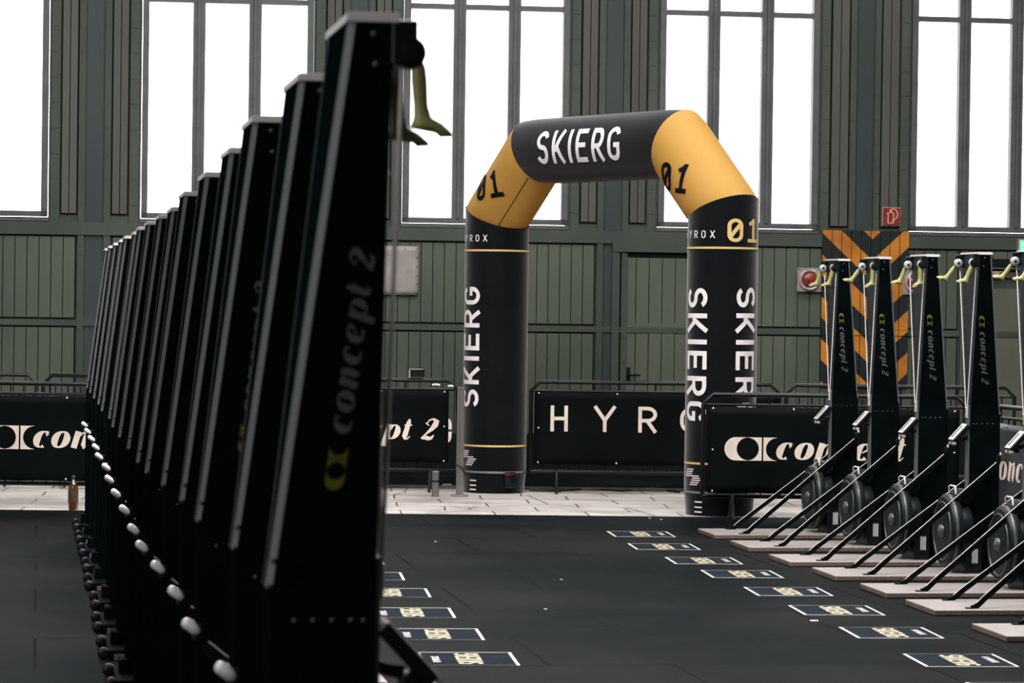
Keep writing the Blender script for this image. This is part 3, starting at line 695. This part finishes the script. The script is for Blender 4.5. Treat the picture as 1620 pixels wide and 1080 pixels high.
# rear left banner, its end at the mast
o, fn, L = banner(fl(389, YB - .04), fl(716, YB - .04), 'black banner ending in the figure 2, left of the arch', .27, .965)
xc = (fl(389, YB)[0] + fl(716, YB)[0]) / 2
brand(o, fn, xc, 392, YB, .20, 470, .58, .49, 1.0, .142)
mb = MB(); x_ = fl(709, YB)[0] - xc
for sgn in (-1, 1):
    ribbon(mb, [(x_ + .00, .58 + sgn * .015, .001), (x_ + .035, .58 + sgn * .016, .001)], fn, .02, 1)
    vs = [fn(x_, .58 + sgn * .012), fn(x_ + .032, .58 + sgn * .012), fn(x_ + .030, .58 + sgn * .07), fn(x_ + .018, .58 + sgn * .10), fn(x_, .58 + sgn * .115)]
    mb.add(vs, [(0, 1, 2, 3, 4)])
mb.build('white_mark', 'banner_print', o)
# front left barrier and banner
YF = 24.25
barrier(fl(-215, YF), fl(275, YF), 'black front barrier at the left edge, on the pale floor behind the bottle')
o, fn, L = banner(fl(-213, YF - .04), fl(273, YF - .04), 'black banner with a round logo and the start of a word, at the left edge', .225, .955)
brand(o, fn, (fl(-213, YF)[0] + fl(273, YF)[0]) / 2, -28, YF, .20, 52, .595, .51, .98, .142)
# front right barrier and banner
YR = 23.84
yl = 24.05
barrier(fl(1108, YR), fl(1532, YR), 'black front barrier before the right leg of the arch')
o, fn, L = banner(fl(1112, YR - .04), fl(1524, YR - .04), 'black banner with a large round logo before the right leg of the arch', .225, .955)
brand(o, fn, (fl(1112, YR)[0] + fl(1524, YR)[0]) / 2, 1146, YR, .195, 1226, .60, .515, .98, .142)
# side barriers behind the right row
pA, pB = (3.60, 22.3, 0), (4.15, 20.0, 0)
barrier(pA, pB, 'black side barrier turned towards the camera behind the right row')
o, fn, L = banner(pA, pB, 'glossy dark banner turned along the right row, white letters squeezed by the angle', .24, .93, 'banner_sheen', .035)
mb = MB(); logo(mb, lambda u, v_: fn(-L / 2 + .08 + u * .9, .565 + v_), .17); mb.build('round_logo', 'banner_print', o)
mb = MB(); text_serif(mb, 'concept 2', lambda u, v_: fn(-L / 2 + .50 + u, .50 + v_), .142, .08, 1.07); mb.build('lettering', 'banner_print', o)
# clamps on the rear barrier rail
for px, ww, lab in ((660, .17, 'black clamp box on the top rail of the barrier left of the arch'),):
    p = atY(px, 602, YB); o = empty('clamp_box', (p.x, p.y - .0, 1.11), 0, lab, 'clamp')
    mb = MB(); mb.box((0, -.01, .01), (ww * .8, .08, .075)); bevel(mb.build('case', 'plastic', o), .008)
    mb = MB(); mb.box((-.01, -.052, .045), (ww * .75, .01, .008)); mb.box((-ww * .42, -.03, 0), (.014, .05, .07)); mb.build('bright_edge', 'chrome', o)
for px, py, ln, lab in ((690, 609, .07, 'small bright buckle on the second barrier rail left of the arch'), (713, 611, .05, 'bright bolt at the end of the barrier rail left of the arch')):
    p = atY(px, py, YB - .04); mb = MB(); mb.tube([(-ln / 2, 0, 0), (0, -.01, .006), (ln / 2, 0, 0)], .011, 8)
    tag(mb.build('rail_clip', 'chrome', None, p), lab, 'clip')
# mast
p = atY(728, 700, 26.3)
o = empty('steel_post', (p.x, p.y, 0), 0, 'slim grey steel post standing left of the arch leg', 'post')
mb = MB(); mb.box((0, 0, .51), (.066, .05, 1.0)); mb.box((-.012, -.027, .51), (.012, .006, 1.0)); bevel(mb.build('post', 'mast', o), .006)
mb = MB(); mb.box((0, 0, .008), (.16, .14, .012)); bevel(mb.build('base_plate', 'mast', o), .003)
mb = MB(); mb.tube([(-.04, -.03, .30), (.02, -.05, .27), (.055, -.03, .2)], .006, 6); mb.build('cable_tie', 'plastic', o)
p = atY(689, 750, 26.2)
o = empty('short_pipe', (p.x, p.y, 0), 0, 'short pale pipe stub with a dark band left of the arch', 'pipe')
mb = MB(); mb.lathe([(.033, 0), (.033, .215), (.036, .22), (.036, .235), (.02, .24)], 'z', n=20); mb.build('pipe', 'mast', o)
mb = MB(); mb.lathe([(.035, .135), (.035, .15)], 'z', n=20, cap=False); mb.build('band', 'gap', o)
p = atZ(707, 770); mb = MB(); mb.box((0, 0, .014), (.09, .12, .028)); tag(bevel(mb.build('floor_weight', 'plate', None, p), .008), 'small pale block on the floor beside the short pipe', 'weight')
# cable on the pale floor
pts = [atZ(x, y, .012) for x, y in ((838, 775), (880, 776), (930, 773), (985, 776), (1030, 772), (1075, 778))]
mb = MB(); mb.tube(pts, .010, 8); tag(mb.build('cable', 'rubber'), 'black cable lying along the foot of the rear barrier under the arch', 'cable')
for px, py in ((1028, 820), (1046, 822), (863, 964), (689, 857), (888, 917)):
    p = atZ(px, py, T); mb = MB(); s_ = .012; mb.box((0, 0, .003), (s_ * 1.6, s_, .005), 0, Matrix.Rotation(px, 3, 'Z'))
    pos = {1028: 'left of a pair near the arch foot', 1046: 'right of a pair near the arch foot', 863: 'in the middle of the dark mat', 689: 'on the mat close to the big near machine', 888: 'on the mat left of the floor stickers'}[px]
    tag(mb.build('paper_scrap', 'debris', None, (p.x, p.y, T)), 'tiny pale scrap ' + pos, 'scrap', 'scraps on the mat')
p = atZ(1288, 982, T); mb = MB(); mb.box((0, 0, .002), (.045, .05, .003)); tag(mb.build('tape_piece', 'debris', None, (p.x, p.y, T)), 'short piece of white tape between two floor stickers of the right row', 'tape')
# bottle
p = atZ(115.5, 808, 0)
o = empty('drink_bottle', (p.x, p.y, 0), 0, 'clear plastic bottle of amber drink standing on the floor at the left', 'bottle')
r_ = .042; mb = MB(); mb.lathe([(.03, .0), (r_ * .9, .006), (r_, .03), (r_, .19), (r_ * .93, .215), (.024, .25), (.0145, .262), (.0145, .285)], 'z', n=28); mb.build('body', 'clear', o)
mb = MB(); mb.lathe([(.027, .003), (r_ * .86, .009), (r_ * .95, .03), (r_ * .95, .185), (r_ * .86, .215)], 'z', n=28); mb.build('drink', 'amber', o)
mb = MB(); mb.lathe([(r_ + .001, .075), (r_ + .001, .175)], 'z', n=28, cap=False); mb.build('paper_label', 'bottle_label', o)
mb = MB(); mb.lathe([(.017, .275), (.017, .295), (.014, .298)], 'z', n=20); mb.build('cap', 'green_cap', o)

# ---------------------------------------------------------------- ski machine
ZL = [(.05, .21, .040), (1.085, .21, .040), (1.15, .201, .046), (2.145, .081, .195), (2.155, .074, .19)]
def interp(z):
    for (z0, d0, h0), (z1, d1, h1) in zip(ZL, ZL[1:]):
        if z <= z1: t = max(0, (z - z0) / (z1 - z0)); return d0 + (d1 - d0) * t, h0 + (h1 - h0) * t
    return ZL[-1][1:]
BV = .011
def make_machine(label):
    o = empty('ski_machine', (0, 0, 0), 0, label, 'exercise machine', 'ski machines in two rows')
    # platform
    mb = MB(); mb.box((.375, 0, .018), (1.21, .60, .034)); 
    pf = mb.build('platform', ['wood', 'wood_edge'], o)
    for p_ in pf.data.polygons:
        if abs(p_.normal.z) < .5: p_.material_index = 1
    bevel(pf, .006, 3)
    # column
    lv = [.05, .5, 1.085, 1.15, 1.45, 1.8, 2.145, 2.155]; rings = []
    for z in lv:
        d, h = interp(z); rings.append([Vector((0, -h, z)), Vector((0, h, z)), Vector((-d + BV, h, z)), Vector((-d, h - BV, z)), Vector((-d, -h + BV, z)), Vector((-d + BV, -h, z))])
    mb = MB(); mb.loft(rings)
    col = mb.build('column', ['black_panel', 'black_back', 'front_teal'], o)
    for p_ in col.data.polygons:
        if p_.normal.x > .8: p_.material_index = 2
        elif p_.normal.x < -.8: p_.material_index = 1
    # corner trims
    mb = MB()
    for sy in (-1, 1):
        rr = []
        for z in lv[2:-1]:
            d, h = interp(z); rr.append([Vector((-d + BV + .001, sy * (h + .0015), z)), Vector((-d - .0015, sy * (h - BV), z)), Vector((-d + .003, sy * (h - BV), z)), Vector((-d + BV, sy * (h - .003), z))])
        mb.loft(rr)
    mb.build('corner_trim', 'edge_dark', o)
    # top trim band round the top plate
    mb = MB()
    for sy in (-1, 1):
        y = sy * .197
        mb.box((-.036, y, 2.149), (.094, .005, .014))
    mb.box((-.084, 0, 2.149), (.005, .398, .014)); mb.box((-.036, 0, 2.1575), (.092, .392, .004)); mb.box((.008, 0, 2.152), (.005, .392, .008))
    mb.build('top_trim', 'trim', o)
    # front strip
    mb = MB(); mb.box((.004, 0, .80), (.012, .066, .68)); bevel(mb.build('front_rail', 'steel_strip', o), .003)
    # pulleys, handles, cords
    for sy in (-1, 1):
        y = sy * .178
        mb = MB(); mb.box((.022, y + sy * .008, 2.105), (.05, .022, .085)); mb.lathe([(.004, sy * .001), (.030, 0), (.031, sy * .012), (.024, sy * .019), (.004, sy * .020)], 'y', (.034, y, 2.088), 24); bevel(mb.build('pulley_arm', 'plastic', o), .006)
        mb = MB(); mb.lathe([(.008, -.010), (.028, -.010), (.030, -.006), (.030, .006), (.028, .010), (.008, .010)], 'y', (.036, y - sy * .018, 2.088), 24); pu = mb.build('pulley', 'pulley', o)
        mb = MB(); mb.lathe([(.009, -.012), (.009, .012)], 'y', (.036, y - sy * .018, 2.088), 12); mb.build('axle', 'rubber', pu)
        # handle, origin at its top
        mb = MB(); prof = [(.0, .011, .011, 0), (-.012, .015, .012, 0), (-.04, .016, .012, .001), (-.09, .0145, .012, .003), (-.115, .018, .014, .006), (-.127, .030, .018, .014), (-.134, .042, .020, .020), (-.139, .040, .018, .024)]
        rings = [[Vector((cx_ + rx * math.cos(q), ry * math.sin(q), z)) for q in [2 * math.pi * k / 16 for k in range(16)]] for z, rx, ry, cx_ in prof]
        rings = [[Vector((p.x, p.y, p.z * .88)) for p in q_] for q_ in rings]
        rings[-2] = [p + Vector((0, 0, -.012 * (p.x > .03))) for p in rings[-2]]; rings[-1] = [p + Vector((0, 0, -.016 * (p.x > .03))) for p in rings[-1]]
        mb.loft(rings[::-1], 0, True, True, True)
        hd = mb.build('handle', 'handle', o, (.050, y, 2.070)); hd.rotation_euler = (0, -.6, 0)
        mb = MB(); mb.tube([(.02, y, 2.075), (.014, y * .1, 1.13), (.014, y * .09, 1.06)], .0042, 6); mb.build('cord', 'cord', o)
    mb = MB(); mb.box((.012, 0, 1.10), (.016, .03, .05)); bevel(mb.build('cord_guide', 'chrome', o), .003)
    # bolts
    for sy in (-1, 1):
        spots = [(-.205, 1.085, .0065), (-.197, 1.135, .0065), (-.035, 2.12, .0065), (-.03, 2.065, .0065)] + [(-.155 + (k * .036 if k < 4 else .132), 1.02, .005) for k in range(5)]
        for x, z, r_b in spots:
            d, h = interp(z); mb = MB(); mb.lathe([(r_b, 0), (r_b, .002 * sy), (.001, .004 * sy)], 'y', (x, sy * h, z), 10); mb.build('bolt', 'bolt_steel', o)
    # knob at the back joint
    mb = MB(); mb.tube([(-.243, -.045, .822), (-.240, -.045, .820), (-.232, -.045, .814), (-.212, -.044, .798), (-.202, -.044, .790), (-.198, -.044, .787)], [.005, .012, .016, .015, .011, .005], 14)
    mb.build('clamp_knob', 'pale_knob', o)
    mb = MB(); mb.box((-.20, 0, .79), (.03, .09, .05)); bevel(mb.build('clamp_bracket', 'plastic', o), .006)
    # struts
    for sy in (-1, 1):
        pts = [(.735, sy * .225, .038), (.715, sy * .224, .042), (.695, sy * .222, .054), (.675, sy * .219, .071), (.655, sy * .216, .090), (-.185, sy * .070, .755)]
        mb = MB(); mb.tube(pts, .01, 4, flat=(.009, .0145)); mb.tube([(p_[0] + .0105, p_[1], p_[2] + .0125) for p_ in pts[2:]], .0026, 6, 1); mb.box((.745, sy * .226, .038), (.05, .035, .006)); so = mb.build('strut', ['strut', 'trim'], o)  # thin pale tube on the upper edge paints in the strut's highlight
    # monitor
    mb = MB(); R_ = Matrix.Rotation(-R0(48), 3, 'Y'); cm = Vector((.062, 0, .955))
    mb.box(cm, (.150, .105, .030), 0, Matrix.Rotation(R0(47), 3, 'Y')); mo = bevel(mb.build('monitor', 'plastic', o), .008, 3)
    mb = MB(); RR = Matrix.Rotation(R0(47), 3, 'Y'); mb.box(cm + RR @ Vector((0, 0, .0165)), (.142, .097, .003), 0, RR); mb.build('monitor_face', 'screen', mo)
    mb = MB(); mb.box(cm + RR @ Vector((.0, -.012, .0185)), (.105, .02, .002), 0, RR); mb.build('display', 'dark_print', mo)
    mb = MB(); mb.tube([(0, 0, .93), (.03, 0, .92), (.06, 0, .915)], .014, 8); mb.box((.078, 0, .900), (.05, .08, .03)); bevel(mb.build('monitor_arm', 'plastic', mo), .004)
    for sy in (-1, 1): mb = MB(); mb.box((.108, sy * .035, .888), (.022, .035, .018)); bevel(mb.build('monitor_clip', 'chrome', mo), .003)
    # flywheel
    fx = .135; fy = 0; z = .305
    mb = MB(); mb.lathe([(.235, -.045), (.242, -.035), (.245, 0), (.240, .02), (.228, .032), (.222, .0335), (.15, .035), (.045, .036)], 'x', (fx, 0, z), 40); fl_ = mb.build('flywheel_housing', 'flywheel', o)
    mb = MB()
    mb.lathe([(.188, .034), (.190, .040), (.196, .040), (.198, .034)], 'x', (fx, 0, z), 36, 0, False)
    mb.build('front_ring', 'bolt_steel', fl_)
    mb = MB(); mb.lathe([(.045, .035), (.042, .052), (.012, .056), (.010, .064), (.002, .066)], 'x', (fx, 0, z), 20); mb.build('hub', 'bolt_steel', fl_)
    mb = MB(); mb.lathe([(.236, -.012), (.248, -.010), (.248, .010), (.236, .012)], 'x', (fx, 0, z), 40, 0, False); mb.build('rim_ring', 'bolt_steel', fl_)
    mb = MB(); mb.lathe([(.175, -.13), (.185, -.11), (.185, -.045)], 'x', (fx, 0, z), 32); mb.box((.0, 0, .148), (.11, .30, .226)); mb.build('base_housing', 'plastic', o)
    mb = MB(); mb.lathe([(.03, -.09), (.05, -.085), (.055, -.05), (.055, .05), (.05, .085), (.03, .09)], 'y', (.045, 0, .535), 16); bevel(mb.build('damper_cover', 'flywheel', o), .002)
    mb = MB(); mb.tube([(.10, -.07, .555), (.105, -.07, .595), (.10, -.05, .605), (.10, .05, .605), (.105, .07, .595), (.10, .07, .555)], .006, 8); mb.build('carry_handle', 'trim', o)
    # side stickers on the base
    for sy in (-1, 1):
        mb = MB(); mb.box((-.01, sy * .151, .15), (.045, .003, .10), 1)
        for k in range(3): mb.box((-.024 + k * .014, sy * .1535, .15), (.008, .002, .09), 0)
        mb.build('striped_sticker', ['screen', 'steel_strip'], o)
    # rear feet
    for sy in (-1, 1):
        mb = MB(); mb.lathe([(.010, -.016), (.029, -.015), (.031, -.010), (.031, .010), (.029, .015), (.010, .016)], 'y', (-.275, sy * .245, .031), 20); mb.build('rear_wheel', 'rubber', o)
    mb = MB(); mb.box((-.243, 0, .028), (.028, .60, .046)); mb.box((-.215, 0, .085), (.045, .16, .07)); mb.box((-.165, 0, .044), (.15, .60, .020)); bevel(mb.build('rear_bracket', 'black_panel', o), .005)
    mb = MB(); mb.lathe([(.034, 0), (.03, .03), (.024, .045)], 'z', (-.12, -.235, .036), 14); mb.lathe([(.034, 0), (.03, .03), (.024, .045)], 'z', (-.12, .235, .036), 14); mb.build('bumper', 'trim', o)
    # side lettering
    for sy in (-1, 1):
        def sf(u, v_, sy=sy):          # u along the reading direction, v to the letter top
            # reading line runs from low/back to high/front on the -y side (upwards) and the reverse on the +y side
            if sy < 0: z = 1.29 + u; x = -.087 + .11 * (z - 1.27) - v_
            else: z = 1.72 - u; x = -.087 + .11 * (z - 1.27) - v_
            d, h = interp(z); return Vector((x, sy * (h + .0022), z))
        mb = MB(); logo(mb, lambda u, v_: sf(u - .02, v_ ), .036); mb.build('round_logo', 'olive', o)
        mb = MB(); text_serif(mb, 'concept 2', lambda u, v_: sf(u + .085, v_ - .018), .034, .09, 1.16); mb.build('lettering', 'grey_text', o)
    return o
ordn = ['nearest', 'second nearest', 'third nearest', 'fourth nearest', 'fifth', 'sixth', 'seventh', 'eighth', 'ninth', 'tenth', 'eleventh', 'twelfth', 'fourth from the far end', 'third from the far end', 'second from the far end', 'farthest']
TH = .165
m0 = make_machine('x')
Bx = [420, 366, 310, 285, 256, 230, 216, 201.4, 187.5, 176.7, 171.5, 160, 154.6, 147.5, 141.3, 136.5]
sBT = [895, 749, 631, 550, 488, 442.6, 398, 368, 338.7, 315, 294, 276, 258.5, 244, 231.5, 220]
Rl = Matrix.Rotation(TH, 3, 'Z')
for i in range(16):
    Yp = 5.38 + 1.10 * i
    yb = [928, 871, 833, 797, 769.5, 750, 734, 711.6, 691, 678.3, 663.5, 652.4, 643.5, 634, 624.8, 615.6][i]
    B = atY(Bx[i], yb, Yp); off = Rl @ Vector((-.21, -.035, 0))
    mach = m0 if i == 0 else copy_tree(m0)
    y_ = Yp - off.y; z_ = fz(y_) + T
    mach.location = (B.x - off.x, y_, z_); mach.rotation_euler = (0, 0, TH)
    lab = 'black ski machine, ' + ordn[i] + ' of the left row' if i not in (0, 15) else {0: 'large blurred black ski machine nearest the camera, in front of the left row', 15: 'black ski machine at the far end of the left row'}[i]
    mach['label'] = lab
    for h_ in [c for c in mach.children if c.name.startswith('handle')]:
        h_.rotation_euler = (0, random.uniform(-.12, .05), 0)
# right row
Pc = [(1103.6, 835.6), (1155, 854.4), (1216, 876), (1284, 897), (1360, 922), (1431.7, 947.5), (1537, 985.6)]
labR = ['black ski machine at the far end of the right row, beside the banner', 'black ski machine second from the far end of the right row, before the chevron boarding', 'black ski machine of the right row hiding half of a red lamp', 'black ski machine fourth from far end of the right row, nearest whole column there', 'black ski machine cut by the right edge, its flywheel and one handle in view', 'wooden platform and struts of the ski machine second nearest in the right row', 'nearest ski machine of the right row, only the platform end and a strut in view']
THR = .15
ang = [(-.25, -.22), (-.6, -.0), (-.35, .05), (-.62, -.35), (-.6, -.45), (-.5, -.4), (-.5, -.4)]
for i, (px, py) in enumerate(Pc):
    P = atZ(px, py, .043); Rr = Matrix.Rotation(math.pi + THR, 3, 'Z'); off = Rr @ Vector((.98, -.30, 0))
    mach = copy_tree(m0); mach.location = (P.x - off.x, P.y - off.y, T); mach.rotation_euler = (0, 0, math.pi + THR); mach['label'] = labR[i]
    hs = sorted([c for c in mach.children if c.name.startswith('handle')], key=lambda c: c.location.y)   # -y is the far side here
    for h_, a_ in zip(hs, ang[i]): h_.rotation_euler = (0, a_, 0)

# ---------------------------------------------------------------- floor stickers
def make_sticker(label):
    o = empty('floor_sticker', (0, 0, 0), 0, label, 'floor sticker', 'floor stickers before the machines')
    Wd, Dp = .475, .52
    mb = MB(); mb.box((Wd / 2, Dp / 2, .0012), (Wd, Dp, .0012)); mb.build('panel', 'sticker', o)
    mb = MB(); zz = .0025
    mb.box((.008, Dp / 2, zz), (.016, Dp, .001)); mb.box((Wd - .006, Dp / 2, zz), (.012, Dp, .001)); mb.box((Wd / 2, .0045, zz), (Wd, .009, .001)); mb.box((Wd / 2, Dp - .001, zz), (Wd, .002, .001)); mb.build('white_border', 'debris', o)
    fn = lambda u, v: Vector((.235 + v, Dp / 2 - u, .003))
    mb = MB(); text_sans(mb, 'SKIERG', fn, .125, .50, .14, .13, True, .98); mb.build('lettering', 'tan_print', o)
    fn = lambda u, v: Vector((.40 + v, Dp * .55 - u, .003))
    mb = MB(); text_sans(mb, 'HYROX', fn, .038, .62, .2, .2, True, 1.5); mb.build('small_lettering', 'debris', o)
    return o
st0 = make_sticker('x')
SR = [(972.5, 849, 1069.7), (1007, 869.4, 1111.4), (1068.3, 892.2, 1177), (1127.5, 914, 1242), (1199, 942.5, 1320.5), (1273, 973, 1404), (1357.5, 1009.7, 1498), (1465, 1055, 1617), (1571, 1104, 1740)]
oR = ['farthest floor sticker', 'second farthest floor sticker', 'third farthest floor sticker', 'fourth farthest floor sticker', 'fifth farthest floor sticker', 'fourth nearest floor sticker', 'third nearest floor sticker', 'largest wholly visible floor sticker', 'floor sticker cut off at the bottom edge']
for i, (xl, y, xr) in enumerate(SR):
    s_ = st0 if i == 0 else copy_tree(st0); p = atZ(xl, y, T); s_.location = (p.x, p.y, T); s_.rotation_euler = (0, 0, .09)
    s_['label'] = oR[i] + ' of the right line, before the wooden platforms'
SLq = [(608.6, 893.3), (641, 918), (682.8, 945), (721.7, 977.5), (767.5, 1012.8), (823, 1053)]
oL = ['farthest floor sticker of the left line, only a white corner showing', 'floor sticker of the left line with its right end showing, second farthest', 'floor sticker of the left line, third farthest, half hidden by the big near machine', 'floor sticker of the left line, third nearest, left end hidden', 'second nearest floor sticker of the left line, wholly visible', 'nearest floor sticker of the left line beside the big near machine']
for i, (x, y) in enumerate(SLq):
    s_ = copy_tree(st0); p = atZ(x, y, T); Rz = Matrix.Rotation(math.pi + .09, 3, 'Z'); off = Rz @ Vector((0, .52, 0))
    s_.location = (p.x - off.x, p.y - off.y, T); s_.rotation_euler = (0, 0, math.pi + .09); s_['label'] = oL[i]
